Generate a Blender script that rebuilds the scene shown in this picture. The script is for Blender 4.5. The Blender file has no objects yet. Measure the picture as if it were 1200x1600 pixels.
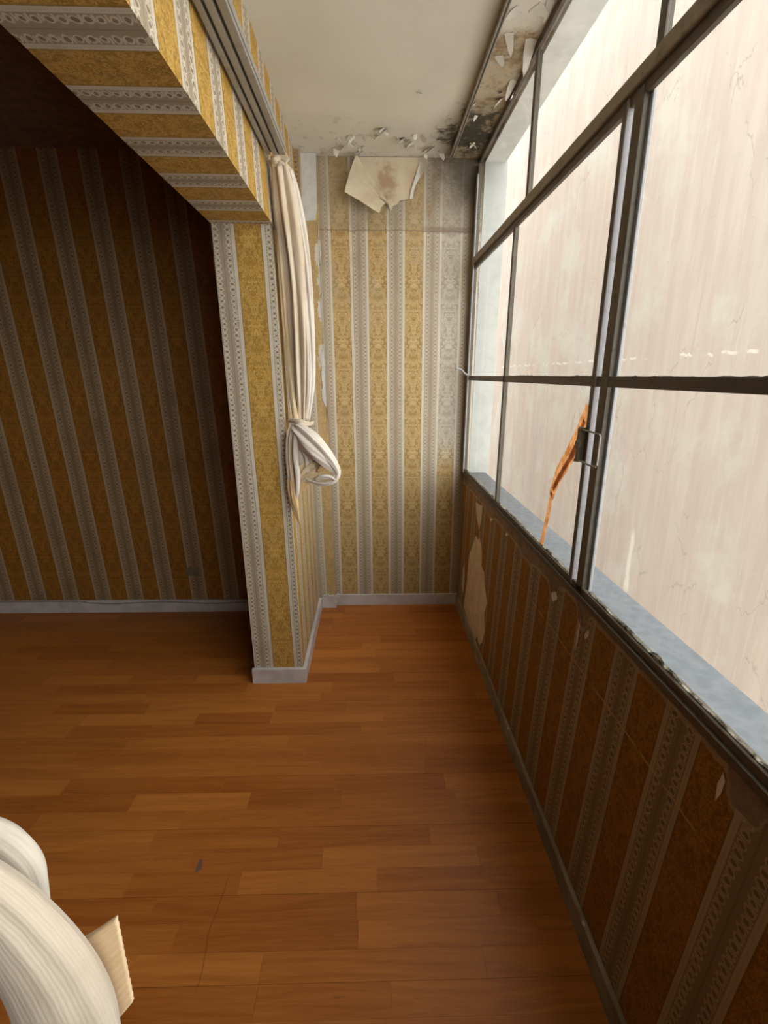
import bpy, bmesh, math, random
from mathutils import Vector, noise
random.seed(7)
S = bpy.context.scene
COL = S.collection

# ------------------------------------------------------------------ camera, sky, exposure
cam_d = bpy.data.cameras.new('camera')
cam_d.sensor_fit = 'VERTICAL'; cam_d.sensor_height = 36.0
cam_d.lens = 754.08 / 1600 * 36.0
cam_d.clip_start = 0.02
cam = bpy.data.objects.new('camera', cam_d); COL.objects.link(cam)
cam.location = (-0.5514, 0, 1.4212)
from mathutils import Matrix
_p, _y, _r = 0.2760, 0.02668, 0.0044
F = Vector((math.sin(_y)*math.cos(_p), math.cos(_y)*math.cos(_p), -math.sin(_p)))
Rt = Vector((math.cos(_y), -math.sin(_y), 0)); U = Rt.cross(F)
r_ = Rt*math.cos(_r)+U*math.sin(_r); u_ = -Rt*math.sin(_r)+U*math.cos(_r)
m = Matrix((r_, u_, -F)).transposed().to_4x4(); m.translation = cam.location
cam.matrix_world = m
S.camera = cam
W = bpy.data.worlds.new('World'); S.world = W; W.use_nodes = True
W.node_tree.nodes['Background'].inputs[0].default_value = (1.0, 0.985, 0.96, 1)
W.node_tree.nodes['Background'].inputs[1].default_value = 5.15
S.view_settings.view_transform = 'Standard'; S.view_settings.look = 'None'
S.view_settings.gamma = 1; S.view_settings.use_curve_mapping = False
S.view_settings.exposure = 0.0
S.cycles.max_bounces = 12; S.cycles.diffuse_bounces = 8; S.cycles.transparent_max_bounces = 16
S.cycles.use_denoising = True

# ------------------------------------------------------------------ node helper
class N:
    def __init__(s, name):
        s.m = bpy.data.materials.new(name); s.m.use_nodes = True
        s.t = s.m.node_tree; s.b = s.t.nodes['Principled BSDF']
        s.b.inputs['Specular IOR Level'].default_value = 0.3
        s._c = None
    def link(s, a, inp):
        if isinstance(a, (int, float)): inp.default_value = a
        elif isinstance(a, tuple): inp.default_value = a if len(a) == len(inp.default_value) else (*a, 1)
        else: s.t.links.new(a, inp)
    def M(s, op, *a, clamp=False):
        n = s.t.nodes.new('ShaderNodeMath'); n.operation = op; n.use_clamp = clamp
        for i, v in enumerate(a): s.link(v, n.inputs[i])
        return n.outputs[0]
    def add(s, a, b): return s.M('ADD', a, b)
    def sub(s, a, b): return s.M('SUBTRACT', a, b)
    def mul(s, a, b): return s.M('MULTIPLY', a, b)
    def ss(s, v, a, b, lo=0.0, hi=1.0):
        n = s.t.nodes.new('ShaderNodeMapRange'); n.interpolation_type = 'SMOOTHSTEP'
        s.link(v, n.inputs[0]); n.inputs[1].default_value = a; n.inputs[2].default_value = b
        n.inputs[3].default_value = lo; n.inputs[4].default_value = hi
        return n.outputs[0]
    def xyz(s):
        if s._c is None:
            g = s.t.nodes.new('ShaderNodeNewGeometry'); x = s.t.nodes.new('ShaderNodeSeparateXYZ')
            s.t.links.new(g.outputs['Position'], x.inputs[0]); s._pos = g.outputs['Position']
            s._c = (x.outputs[0], x.outputs[1], x.outputs[2])
        return s._c
    def vec(s, x, y, z):
        n = s.t.nodes.new('ShaderNodeCombineXYZ')
        for i, v in enumerate((x, y, z)): s.link(v, n.inputs[i])
        return n.outputs[0]
    def noise(s, v, scale, detail=3, rough=.55, dist=0.0):
        n = s.t.nodes.new('ShaderNodeTexNoise'); s.link(v, n.inputs['Vector'])
        n.inputs['Scale'].default_value = scale; n.inputs['Detail'].default_value = detail
        n.inputs['Roughness'].default_value = rough; n.inputs['Distortion'].default_value = dist
        return n.outputs[0]
    def voro(s, v, scale, feature='DISTANCE_TO_EDGE'):
        n = s.t.nodes.new('ShaderNodeTexVoronoi'); n.feature = feature; s.link(v, n.inputs['Vector'])
        n.inputs['Scale'].default_value = scale
        return n.outputs[0]
    def mix(s, f, a, b, mode='MIX'):
        n = s.t.nodes.new('ShaderNodeMix'); n.data_type = 'RGBA'; n.blend_type = mode
        s.link(f, n.inputs[0]); s.link(a, n.inputs[6]); s.link(b, n.inputs[7])
        return n.outputs[2]
    def bump(s, h, strength=.3, dist=.002):
        n = s.t.nodes.new('ShaderNodeBump'); n.inputs['Strength'].default_value = strength
        n.inputs['Distance'].default_value = dist; s.link(h, n.inputs['Height'])
        s.t.links.new(n.outputs[0], s.b.inputs['Normal'])
    def out(s, color=None, rough=None, metal=None):
        if color is not None: s.link(color, s.b.inputs['Base Color'])
        if rough is not None: s.link(rough, s.b.inputs['Roughness'])
        if metal is not None: s.link(metal, s.b.inputs['Metallic'])
        return s.m

def plain(name, c, rough=.6, metal=0.0, var=.15, scale=25, c2=None, bump=.15):
    n = N(name); n.xyz()
    f = n.noise(n._pos, scale, 5, .6)
    c2 = c2 or tuple(v*(1-var*2) for v in c)
    n.bump(f, bump, .002)
    return n.out(n.mix(n.ss(f, .35, .65), c, c2), rough, metal)

# ------------------------------------------------------------------ wallpaper
GOLD_D, GOLD_L = (.35, .190, .026), (.54, .335, .080)
TAUPE, TAUPE_D, LIGHT = (.35, .285, .205), (.20, .15, .095), (.60, .54, .44)
def wallpaper(name, axis, phase, lean=0.0, shade_tint=0.0, period=.196, vaxis=2, extra=None, goldfrac=.5, soft=1.0, faded=0.0):
    n = N(name); c = n.xyz(); P_ = c[axis]; V = c[vaxis]
    if lean: P_ = n.add(P_, n.mul(V, lean))
    wob = n.mul(n.sub(n.noise(n._pos, 2.0, 1), .5), .006)
    u = n.M('FRACT', n.M('DIVIDE', n.sub(n.add(P_, wob), phase), period))
    isg = n.M('LESS_THAN', u, goldfrac)
    # gold damask, mirrored about the middle of the stripe and repeating up the wall
    g = n.M('ABSOLUTE', n.sub(n.M('DIVIDE', u, goldfrac/2), 1.0))
    rep = .31
    vv = n.M('MULTIPLY', V, 2*math.pi/rep)
    cv, sv = n.mul(n.M('COSINE', vv), 1.25), n.mul(n.M('SINE', vv), 1.25)
    f1 = n.noise(n.vec(n.mul(g, 1.25), cv, sv), 1.8, 2.0, .5, .5)
    line = n.ss(n.M('ABSOLUTE', n.sub(f1, .5)), .022, .045, 1.0, 0.0)
    blob = n.ss(f1, .56, .60)
    f2 = n.noise(n.vec(n.add(n.mul(g, 1.8), 9), cv, sv), 3.0, 1.0, .5, .4)
    line2 = n.ss(n.M('ABSOLUTE', n.sub(f2, .5)), .02, .045, 1.0, 0.0)
    dark = n.ss(f2, .57, .62)
    edge = n.ss(g, .90, .95)
    pat = n.M('MAXIMUM', line, n.M('MAXIMUM', n.mul(blob, .8), n.mul(line2, .6)))
    grain = n.noise(n._pos, 260, 2)
    gold = n.mix(pat, GOLD_D, GOLD_L)
    gold = n.mix(n.mul(dark, .6), gold, (.24, .135, .022))
    gold = n.mix(n.mul(edge, .6), gold, (.22, .15, .06))
    # light band: fine-dotted edge stripes, two rows of little loops, plain middle
    t = n.M('DIVIDE', n.sub(u, goldfrac), 1-goldfrac)
    s2 = n.M('ABSOLUTE', n.sub(n.mul(t, 2), 1.0))
    per = .0205
    rr = n.sub(n.M('FRACT', n.M('DIVIDE', V, per)), .5)
    ps = n.M('DIVIDE', n.sub(s2, .46), .22)
    ring = n.M('SQRT', n.add(n.M('POWER', ps, 2.0), n.M('POWER', n.mul(rr, 2.6), 2.0)))
    ring = n.add(ring, n.mul(n.sub(n.noise(n._pos, 75, 1), .5), 1.1))
    loop = n.ss(n.M('ABSOLUTE', n.sub(ring, .78)), .13, .26, 1.0, 0.0)
    hole = n.ss(ring, .48, .66, 1.0, 0.0)
    inrow = n.M('LESS_THAN', n.M('ABSOLUTE', ps), 1.05)
    tick = n.mul(n.ss(n.M('ABSOLUTE', rr), .36, .44), n.M('LESS_THAN', n.M('ABSOLUTE', n.sub(ps, .3)), .8))
    lt = n.mul(inrow, n.M('MAXIMUM', loop, tick))
    rim = n.M('GREATER_THAN', s2, .70)
    fine = n.mul(n.ss(n.M('ABSOLUTE', n.sub(s2, .86)), .02, .04, 1.0, 0.0), n.ss(n.M('SINE', n.M('MULTIPLY', V, 1100)), -.2, .3))
    cl = n.ss(s2, .02, .06, 1.0, 0.0)
    hard = n.ss(n.M('ABSOLUTE', n.sub(s2, .715)), .012, .03, 1.0, 0.0)
    band = n.mix(n.mul(lt, .9*soft), TAUPE, LIGHT)
    band = n.mix(n.mul(n.mul(inrow, hole), .75*soft), band, TAUPE_D)
    band = n.mix(rim, band, LIGHT)
    band = n.mix(n.mul(fine, .45*soft), band, TAUPE)
    band = n.mix(n.mul(hard, .6), band, TAUPE_D)
    band = n.mix(n.mul(cl, .5), band, TAUPE_D)
    colr = n.mix(isg, band, gold); n.pat = pat
    dirt = n.noise(n._pos, 5, 5, .65)
    colr = n.mix(n.ss(dirt, .5, .8, 0, .30), colr, (.22, .16, .09))
    colr = n.mix(n.mul(grain, .18), colr, (.15, .12, .08))
    if shade_tint:   # shade painted in: darker, browner paper over the whole of the dimmer walls
        colr = n.mix(n.mul(isg, shade_tint), colr, n.mix(1.0, colr, (.64, .45, .27), 'MULTIPLY'))
        colr = n.mix(n.mul(n.sub(1.0, isg), shade_tint), colr, n.mix(1.0, colr, (.68, .56, .42), 'MULTIPLY'))
    if faded: colr = n.mix(n.mul(isg, faded), colr, n.mix(n.pat, (.27, .195, .085), (.50, .40, .24)))
    if extra: colr = extra(n, colr, isg)
    hgt = n.add(n.M('MAXIMUM', n.mul(isg, pat), n.mul(n.sub(1.0, isg), lt)), n.mul(n.noise(n._pos, 30, 3), .8))
    n.bump(hgt, .25, .0012)
    return n.out(colr, .62)

def ex_back(n, c, isg):
    x, y, z = n.xyz()
    nz = n.noise(n._pos, 4.5, 6, .65)
    # damp: the last gold stripes by the window have gone grey, more so high up
    right = n.ss(n.add(x, n.mul(n.sub(nz, .5), .03)), -.20, -.165)
    up = n.ss(z, .85, 1.1)
    c = n.mix(n.mul(n.mul(right, isg), n.mul(up, .92)), c, n.mix(n.pat, (.30, .265, .215), (.47, .43, .36)))
    c = n.mix(n.mul(n.mul(right, n.ss(nz, .5, .7)), .3), c, (.30, .27, .23))
    top = n.ss(n.add(z, n.mul(n.sub(nz, .5), .10)), 2.145, 2.165)
    c = n.mix(n.mul(top, .42), c, n.mix(n.ss(nz, .38, .62), (.33, .285, .215), (.20, .155, .105)))
    left = n.ss(n.noise(n._pos, 9, 4), .48, .62)
    c = n.mix(n.mul(n.mul(left, n.ss(z, 1.4, 2.0)), .22), c, (.42, .38, .30))
    seam = n.ss(n.M('ABSOLUTE', n.sub(n.add(z, n.mul(n.noise(n._pos, 6, 3), .03)), 2.168)), .002, .006, 1.0, 0.0)
    c = n.mix(n.mul(seam, .55), c, (.17, .12, .09))
    gap = n.mul(n.ss(n.M('ABSOLUTE', n.sub(n.add(z, n.mul(nz, .05)), 2.185)), .008, .02, 1.0, 0.0), n.ss(x, -.33, -.22))
    c = n.mix(n.mul(gap, .6), c, (.19, .125, .095))
    d = n.M('SQRT', n.add(n.M('POWER', x, 2.0), n.M('POWER', n.sub(z, 2.5), 2.0)))
    corner = n.ss(n.add(d, n.mul(n.sub(n.noise(n._pos, 14, 6, .7), .5), .26)), .10, .34, 1.0, 0.0)
    c = n.mix(n.mul(corner, .85), c, (.055, .042, .025))
    brn = n.mul(n.ss(n.noise(n.vec(n.mul(x, 2), 0.0, z), 7, 4), .55, .7), n.mul(n.ss(x, -.75, -.70), n.ss(z, 2.15, 2.2)))
    c = n.mix(n.mul(brn, .5), c, (.25, .14, .055))
    return c
def ex_window(n, c, isg):
    x, y, z = n.xyz()
    nz = n.noise(n._pos, 9, 6, .7)
    big = n.noise(n.vec(0.0, y, n.mul(z, .25)), 3.4, 3, .5)
    # the paper has come away along the top under the window
    fine_ = n.noise(n._pos, 34, 4, .7)
    def dip(c_, w_, a_):
        q = n.M('ABSOLUTE', n.sub(n.add(y, n.mul(n.sub(nz, .5), .06)), c_)); return n.ss(q, w_*.3, w_, -a_, 0.0)
    lim = n.add(.842, n.ss(y, 1.18, 1.40, 0.0, -.030))
    for q in (dip(1.13, .05, .055), dip(1.34, .05, .035), dip(.555, .05, .05), dip(1.60, .12, .018), dip(2.15, .10, .02)): lim = n.add(lim, q)
    lim = n.add(lim, n.add(n.mul(n.sub(nz, .5), .028), n.mul(n.sub(fine_, .5), .016)))
    peel = n.M('GREATER_THAN', z, lim)
    rim = n.mul(n.M('GREATER_THAN', z, n.sub(lim, .010)), n.sub(1.0, peel))
    pl = n.mix(n.ss(nz, .4, .62), (.27, .175, .12), (.17, .105, .07))
    c = n.mix(n.mul(rim, .6), c, (.40, .32, .22))
    c = n.mix(peel, c, pl)
    w = n.add(z, n.mul(n.sub(n.noise(n._pos, 11, 3), .5), .012))
    brk = n.ss(n.noise(n.vec(0.0, y, 3.0), 14, 3), .42, .5)
    sc = n.mul(n.ss(n.M('ABSOLUTE', n.sub(w, .675)), .0012, .003, 1.0, 0.0), n.mul(brk, n.mul(n.ss(y, .58, .62), n.ss(y, 1.56, 1.5))))
    c = n.mix(n.mul(sc, .8), c, (.50, .32, .12))
    sp = n.ss(n.noise(n.vec(0.0, n.mul(y, 6), z), 9, 4, .7), .70, .73)
    c = n.mix(n.mul(sp, .55), c, (.42, .34, .25))
    fade = n.ss(n.noise(n._pos, 3.5, 3), .5, .75)
    c = n.mix(n.mul(fade, .22), c, (.22, .15, .08))
    return c
def ex_step(n, c, isg):
    x, y, z = n.xyz()
    nz = n.noise(n.vec(n.mul(x, 3), y, z), 9, 5, .7)
    ed = n.mul(n.M('GREATER_THAN', n.add(x, n.mul(z, .02)), n.sub(-.778, n.mul(n.ss(nz, .35, .7), .045))), n.mul(n.M('GREATER_THAN', z, 1.28), n.M('LESS_THAN', z, 2.1)))
    c = n.mix(ed, c, (.62, .60, .56))
    return n.mix(.35, c, (.42, .37, .27))
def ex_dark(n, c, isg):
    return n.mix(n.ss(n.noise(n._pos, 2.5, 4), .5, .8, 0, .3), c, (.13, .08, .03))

M_back = wallpaper('wallpaper back', 0, -.7375, .012, 0, .196, extra=ex_back, soft=.6, faded=.55)
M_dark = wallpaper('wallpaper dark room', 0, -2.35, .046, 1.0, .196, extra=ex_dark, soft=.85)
M_pil_f = wallpaper('wallpaper pillar front', 0, -1.0205, .0190, 0, .196, goldfrac=.51)
M_pil_s = wallpaper('wallpaper pillar side', 1, 2.05, 0, 0, .150)
M_step = wallpaper('wallpaper step', 0, -.832, .022, 0, .16, extra=ex_step)
M_beam = wallpaper('wallpaper beam underside', 1, 1.026, 0, 0, .2105, vaxis=0, goldfrac=.52)
M_beamf = wallpaper('wallpaper beam face', 1, 1.026, 0, 0, .2105, vaxis=2, goldfrac=.52)
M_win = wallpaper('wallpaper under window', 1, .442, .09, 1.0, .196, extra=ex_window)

# ------------------------------------------------------------------ other materials
def ceiling_mat():
    n = N('painted ceiling'); x, y, z = n.xyz()
    nz = n.noise(n._pos, 7, 7, .68); n2 = n.noise(n._pos, 26, 6, .7); n3 = n.noise(n._pos, 2.2, 3)
    c = n.mix(n.ss(n3, .3, .7), (.72, .70, .63), (.66, .635, .565))
    # scraped and flaked band near the back
    back = n.ss(n.add(y, n.mul(n.sub(nz, .5), .35)), 2.40, 2.62)
    fl = n.ss(n.noise(n._pos, 17, 6, .72), .57, .60)
    c = n.mix(n.mul(n.mul(back, fl), .55), c, (.36, .335, .30))
    c = n.mix(n.mul(back, .25), c, (.50, .50, .47))
    # strip between curtain track and window: bare, stained plaster
    strip = n.ss(x, -.149, -.146)
    st = n.mix(n.ss(nz, .42, .58), (.50, .43, .31), (.30, .20, .10))
    st = n.mix(n.ss(n2, .5, .62), st, (.48, .43, .35))
    far = n.ss(n.add(y, n.mul(n.sub(nz, .5), .5)), 1.80, 1.95)
    c = n.mix(n.mul(strip, far), c, st)
    brown = n.mul(n.ss(x, -.235, -.150), n.sub(1.0, strip))
    c = n.mix(n.mul(brown, .75), c, (.24, .19, .11))
    # mould in the corner
    dx = n.M('DIVIDE', n.sub(x, -.09), .165); dy = n.M('DIVIDE', n.sub(y, 2.60), .27)
    d = n.M('SQRT', n.add(n.M('POWER', dx, 2.0), n.M('POWER', dy, 2.0)))
    dd = n.add(d, n.mul(n.sub(n2, .5), 2.4)); dd = n.add(dd, n.mul(n.sub(nz, .5), 2.0))
    c = n.mix(n.ss(d, .6, 1.5, .55, 0), c, (.17, .14, .085))
    c = n.mix(n.mul(n.ss(dd, .35, .95, 1, 0), .93), c, (.028, .027, .016))
    # short scuffs
    sv = n.noise(n.vec(n.mul(n.add(x, y), 1.0), n.mul(n.sub(x, y), 7), 0.0), 7, 2)
    c = n.mix(n.mul(n.ss(sv, .73, .76), .35), c, (.33, .31, .28))
    n.bump(n.add(nz, n.mul(n.mul(back, fl), .8)), .5, .004)
    return n.out(c, .75)
M_ceil = ceiling_mat()
M_panel = plain('brown painted wall', (.16, .09, .05), .6)  # dark tone for the unseen walls, chosen to cut bounced light
M_ceil2 = plain('dark room ceiling paint', (.24, .18, .14), .8)
def outer_mat():
    n = N('outer render'); x, y, z = n.xyz()
    st = n.noise(n.vec(x, n.mul(y, 3.0), n.mul(z, .35)), 2.2, 6, .62)
    pt = n.noise(n._pos, 1.3, 4, .6)
    c = n.mix(n.ss(st, .35, .65), (.655, .575, .52), (.595, .505, .462))
    c = n.mix(n.ss(pt, .48, .66), c, (.66, .64, .58))
    c = n.mix(n.mul(n.ss(n.noise(n.vec(x, n.mul(y, 8.0), n.mul(z, .5)), 3, 3), .62, .7), .25), c, (.75, .69, .55))
    dv = n.vec(x, n.add(y, n.mul(pt, .8)), n.add(z, n.mul(st, .6)))
    cr = n.mul(n.ss(n.voro(dv, .9), .0015, .006, 1, 0), n.ss(n.noise(n._pos, 1.9, 2), .50, .60))
    c = n.mix(n.mul(cr, .55), c, (.33, .29, .25))
    cr2 = n.mul(n.ss(n.M('ABSOLUTE', n.sub(n.add(z, n.mul(st, .12)), 1.66)), .008, .016, 1, 0), n.ss(n.noise(n._pos, 4, 2), .45, .55))
    c = n.mix(n.mul(cr2, .7), c, (.92, .90, .86))
    # a pale mortar smear low on the wall, thin drips and mottling
    dd = n.add(n.M('ABSOLUTE', n.sub(n.add(y, n.mul(n.noise(n._pos, 3, 3), .12)), 4.80)), 0.0)
    sm = n.mul(n.ss(dd, .02, .05, 1, 0), n.mul(n.ss(z, -.90, -.76), n.ss(z, -.08, -.22)))
    c = n.mix(n.mul(sm, .75), c, (.92, .89, .83))
    mt = n.noise(n._pos, 6.5, 6, .7)
    c = n.mix(n.ss(mt, .52, .72, 0, .35), c, (.54, .495, .45))
    drip = n.noise(n.vec(x, n.mul(y, 14.0), n.mul(z, .7)), 2.6, 4)
    c = n.mix(n.ss(drip, .56, .70, 0, .30), c, (.78, .71, .64))
    n.bump(n.noise(n._pos, 60, 4), .3, .003)
    return n.out(c, .9)
M_outer = outer_mat()
M_white = plain('white reveal paint', (.80, .82, .80), .8, c2=(.70, .72, .70), scale=12)
M_plaster = plain('bare plaster', (.56, .56, .53), .85, c2=(.47, .47, .45), scale=18)
M_cream = plain('cream plaster', (.68, .56, .42), .85, c2=(.58, .47, .34), scale=14)
M_mauve = plain('old plaster edge', (.30, .22, .16), .85)
M_reveal = plain('chalky reveal paint', (.47, .48, .46), .85, c2=(.42, .43, .41), scale=12)
M_conc = plain('grey ledge', (.17, .185, .20), .85, c2=(.135, .15, .165), scale=35, bump=.3)
def steel(name, c, c2, rough=.45):
    n = N(name); n.xyz(); f = n.noise(n._pos, 30, 6, .7)
    n.bump(f, .25, .0015)
    return n.out(n.mix(n.ss(f, .5, .72), c, c2), rough, 0.0)
M_frame = steel('olive grey window paint', (.098, .082, .058), (.055, .045, .034))
M_trans = steel('lit olive window paint', (.26, .225, .165), (.16, .135, .10))  # lighter copy of the frame paint, light put into the transom colour
M_frame_l = steel('grey and lit-side window paint', (.30, .30, .31), (.20, .19, .18), .35)  # pale copy painted as the stile's lit side; also the grey fittings
M_putty = plain('old putty', (.42, .40, .34), .9, c2=(.05, .045, .03), scale=60, bump=.6)
M_alu = steel('dull aluminium', (.33, .315, .28), (.25, .235, .20), .4)
M_alu.node_tree.nodes['Principled BSDF'].inputs['Metallic'].default_value = .35
M_aludk = plain('track slot', (.10, .088, .065), .6)
M_base = plain('grey white baseboard paint', (.54, .51, .50), .5, c2=(.42, .39, .375), scale=9)
M_base_w = plain('brown grey baseboard paint', (.33, .28, .20), .55, c2=(.22, .18, .12), scale=9)  # darker, browner baseboard colour along the window wall
M_plate = plain('beige socket plastic', (.20, .165, .10), .5)
M_brass = steel('tarnished latch metal', (.26, .235, .19), (.12, .105, .08), .35)
M_tape = plain('brown adhesive tape', (.74, .54, .36), .35, c2=(.56, .34, .17), scale=45)
_t = M_tape.node_tree; _tl = _t.nodes.new('ShaderNodeBsdfTranslucent'); _mx = _t.nodes.new('ShaderNodeMixShader'); _mx.inputs[0].default_value = .72
_src = _t.nodes['Principled BSDF'].inputs['Base Color'].links[0].from_socket
_t.links.new(_src, _tl.inputs[0]); _t.links.new(_t.nodes['Principled BSDF'].outputs[0], _mx.inputs[1]); _t.links.new(_tl.outputs[0], _mx.inputs[2])
_t.links.new(_mx.outputs[0], _t.nodes['Material Output'].inputs[0])
M_paint = plain('peeled paint', (.66, .65, .60), .7, c2=(.58, .56, .50))
M_ground = plain('light well paving', (.62, .58, .53), .9)
def paperback():
    n = N('wallpaper backing'); x, y, z = n.xyz(); f = n.noise(n._pos, 9, 5)
    c = n.mix(n.ss(f, .4, .65), (.58, .50, .37), (.50, .41, .29))
    dx = n.M('DIVIDE', n.sub(x, -.475), .06); dz = n.M('DIVIDE', n.sub(z, 2.375), .10)
    d = n.add(n.M('SQRT', n.add(n.M('POWER', dx, 2.0), n.M('POWER', dz, 2.0))), n.mul(n.sub(n.noise(n._pos, 22, 4), .5), 2.2))
    c = n.mix(n.ss(d, .3, 1.2, .7, 0), c, (.30, .165, .08))
    d2 = n.M('ABSOLUTE', n.sub(x, -.335))
    c = n.mix(n.mul(n.ss(d2, .0, .06, .6, 0), n.ss(z, 2.46, 2.40)), c, (.40, .28, .17))
    n.bump(f, .3, .003)
    return n.out(c, .8)
M_pback = paperback()
def wood():
    n = N('laminate planks'); x, y, z = n.xyz()
    oi = n.t.nodes.new('ShaderNodeObjectInfo'); at = n.t.nodes.new('ShaderNodeAttribute'); at.attribute_name = 'tone'
    sp = n.t.nodes.new('ShaderNodeSeparateColor'); n.t.links.new(oi.outputs['Color'], sp.inputs[0])
    tone = n.add(sp.outputs[0], at.outputs['Fac'])
    off = n.mul(tone, 37.0)
    wv = n.noise(n.vec(n.add(x, off), n.mul(y, 2.2), off), 2.2, 2)
    v = n.vec(n.add(n.mul(x, .55), off), n.add(n.mul(y, 11), n.mul(wv, .7)), off)
    g1 = n.noise(v, 3.4, 7, .62, .5)
    g2 = n.noise(n.vec(n.add(x, off), n.mul(y, 26), off), 9, 3)
    kn = n.noise(n.vec(n.add(n.mul(x, 2.0), off), n.mul(y, 14), off), 3.0, 5, .7, .8)
    c = n.mix(n.ss(g1, .30, .70), (.275, .080, .012), (.43, .146, .025))
    c = n.mix(n.mul(n.ss(g2, .45, .7), .35), c, (.50, .200, .042))
    c = n.mix(n.mul(n.ss(kn, .62, .70), .45), c, (.085, .028, .008))
    c = n.mix(n.mul(n.ss(tone, .0, 1.0), 1.0), n.mix(.42, c, (.20, .048, .007)), n.mix(.30, c, (.52, .205, .045)))
    # blue-grey paint drip on the boards
    d = n.M('SQRT', n.add(n.M('POWER', n.M('DIVIDE', n.add(x, 1.073), .009), 2.0), n.M('POWER', n.M('DIVIDE', n.sub(y, 1.118), .022), 2.0)))
    c = n.mix(n.ss(n.add(d, n.mul(n.sub(n.noise(n._pos, 70, 3), .5), 2.5)), .6, 1.0, .75, 0), c, (.075, .07, .085))
    scr = n.mul(n.ss(n.M('ABSOLUTE', n.sub(n.add(x, n.mul(n.noise(n.vec(0.0, y, 0.0), 5, 2), .05)), -.955)), .0006, .0016, 1, 0), n.mul(n.ss(y, .80, .83), n.ss(y, 1.12, 1.05)))
    c = n.mix(n.mul(scr, .6), c, (.07, .03, .01))
    n.bump(n.add(g1, n.mul(g2, .4)), .06, .001)
    n.b.inputs['Specular IOR Level'].default_value = .26
    return n.out(c, n.ss(g1, .3, .7, .34, .46))
M_wood = wood()
M_gap = plain('floor underlay', (.07, .03, .012), .9)
def cloth(name, c1, c2, rib=False):
    n = N(name); n.xyz(); f = n.noise(n._pos, 8, 5, .6)
    c = n.mix(n.ss(f, .4, .68), c1, c2)
    tc = n.t.nodes.new('ShaderNodeUVMap')
    w = n.t.nodes.new('ShaderNodeTexWave'); w.inputs['Scale'].default_value = 9 if rib else 5
    w.inputs['Distortion'].default_value = 3.5; w.inputs['Detail'].default_value = 3; w.inputs['Detail Scale'].default_value = 2.0
    w.bands_direction = 'X'; n.t.links.new(tc.outputs[0], w.inputs[0])
    n.bump(n.add(n.mul(w.outputs['Fac'], .8 if rib else .25), n.mul(n.noise(n._pos, 400, 2), .15)), .13 if rib else .2, .002)
    if rib: c = n.mix(n.mul(w.outputs['Fac'], .25), c, tuple(v*.86 for v in c2))
    n.b.inputs['Sheen Weight'].default_value = .2
    return n.out(c, .85)
M_cl = cloth('cream curtain cotton', (.60, .51, .40), (.54, .43, .30))
M_cl_w = cloth('white curtain cotton', (.66, .60, .53), (.58, .51, .43))
M_cl_nw = cloth('pale near curtain cotton', (.52, .475, .40), (.46, .41, .34))
M_cl_o = cloth('sun yellowed curtain cotton', (.62, .44, .23), (.54, .36, .17))
M_cl_r = cloth('crinkled curtain cotton', (.50, .425, .335), (.44, .365, .275), True)
M_cl_t2 = cloth('pale straw curtain cotton', (.62, .50, .33), (.56, .43, .26))
M_cl_t = cloth('tan curtain cotton', (.74, .55, .33), (.66, .47, .26), True)
def glass_mat():
    m = bpy.data.materials.new('dusty window glass'); m.use_nodes = True; t = m.node_tree; t.nodes.clear()
    o = t.nodes.new('ShaderNodeOutputMaterial'); mx = t.nodes.new('ShaderNodeMixShader')
    tr = t.nodes.new('ShaderNodeBsdfTransparent'); tr.inputs[0].default_value = (.965, .975, .97, 1)
    gl = t.nodes.new('ShaderNodeBsdfGlossy'); gl.inputs['Roughness'].default_value = .03
    lw = t.nodes.new('ShaderNodeLayerWeight'); lw.inputs[0].default_value = .5
    pw = t.nodes.new('ShaderNodeMath'); pw.operation = 'POWER'; t.links.new(lw.outputs['Facing'], pw.inputs[0]); pw.inputs[1].default_value = 5
    ml = t.nodes.new('ShaderNodeMath'); ml.operation = 'MULTIPLY_ADD'; t.links.new(pw.outputs[0], ml.inputs[0]); ml.inputs[1].default_value = .35; ml.inputs[2].default_value = .015
    t.links.new(ml.outputs[0], mx.inputs[0]); t.links.new(tr.outputs[0], mx.inputs[1]); t.links.new(gl.outputs[0], mx.inputs[2])
    t.links.new(mx.outputs[0], o.inputs[0]); return m
M_glass = glass_mat()

# ------------------------------------------------------------------ mesh helpers
def obj(name, bm, mats, parent=None, smooth=False, **props):
    me = bpy.data.meshes.new(name); bm.normal_update(); bm.to_mesh(me); bm.free()
    for mm in (mats if isinstance(mats, (list, tuple)) else [mats]): me.materials.append(mm)
    if smooth:
        for p in me.polygons: p.use_smooth = True
    o = bpy.data.objects.new(name, me); COL.objects.link(o)
    if parent is not None: o.parent = parent
    for k, v in props.items(): o[k] = v
    return o
def thing(name, label, cat, loc=(0, 0, 0), group=None):
    o = bpy.data.objects.new(name, None); COL.objects.link(o); o.location = loc
    o.empty_display_size = .05
    o['label'] = label; o['category'] = cat
    if group: o['group'] = group
    return o
def box(bm, x0, x1, y0, y1, z0, z1, mi=0, bev=0):
    v = [bm.verts.new((x, y, z)) for x in (x0, x1) for y in (y0, y1) for z in (z0, z1)]
    fs = [bm.faces.new([v[i] for i in q]) for q in ((0,1,3,2),(4,6,7,5),(0,4,5,1),(2,3,7,6),(0,2,6,4),(1,5,7,3))]
    for f in fs: f.material_index = mi
    if bev: bmesh.ops.bevel(bm, geom=list({e for f in fs for e in f.edges}), offset=bev, segments=1, affect='EDGES')
    return v
def bx(name, dims, mat, parent=None, bev=0, **props):
    bm = bmesh.new(); box(bm, *dims, bev=bev); return obj(name, bm, mat, parent, **props)
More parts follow.
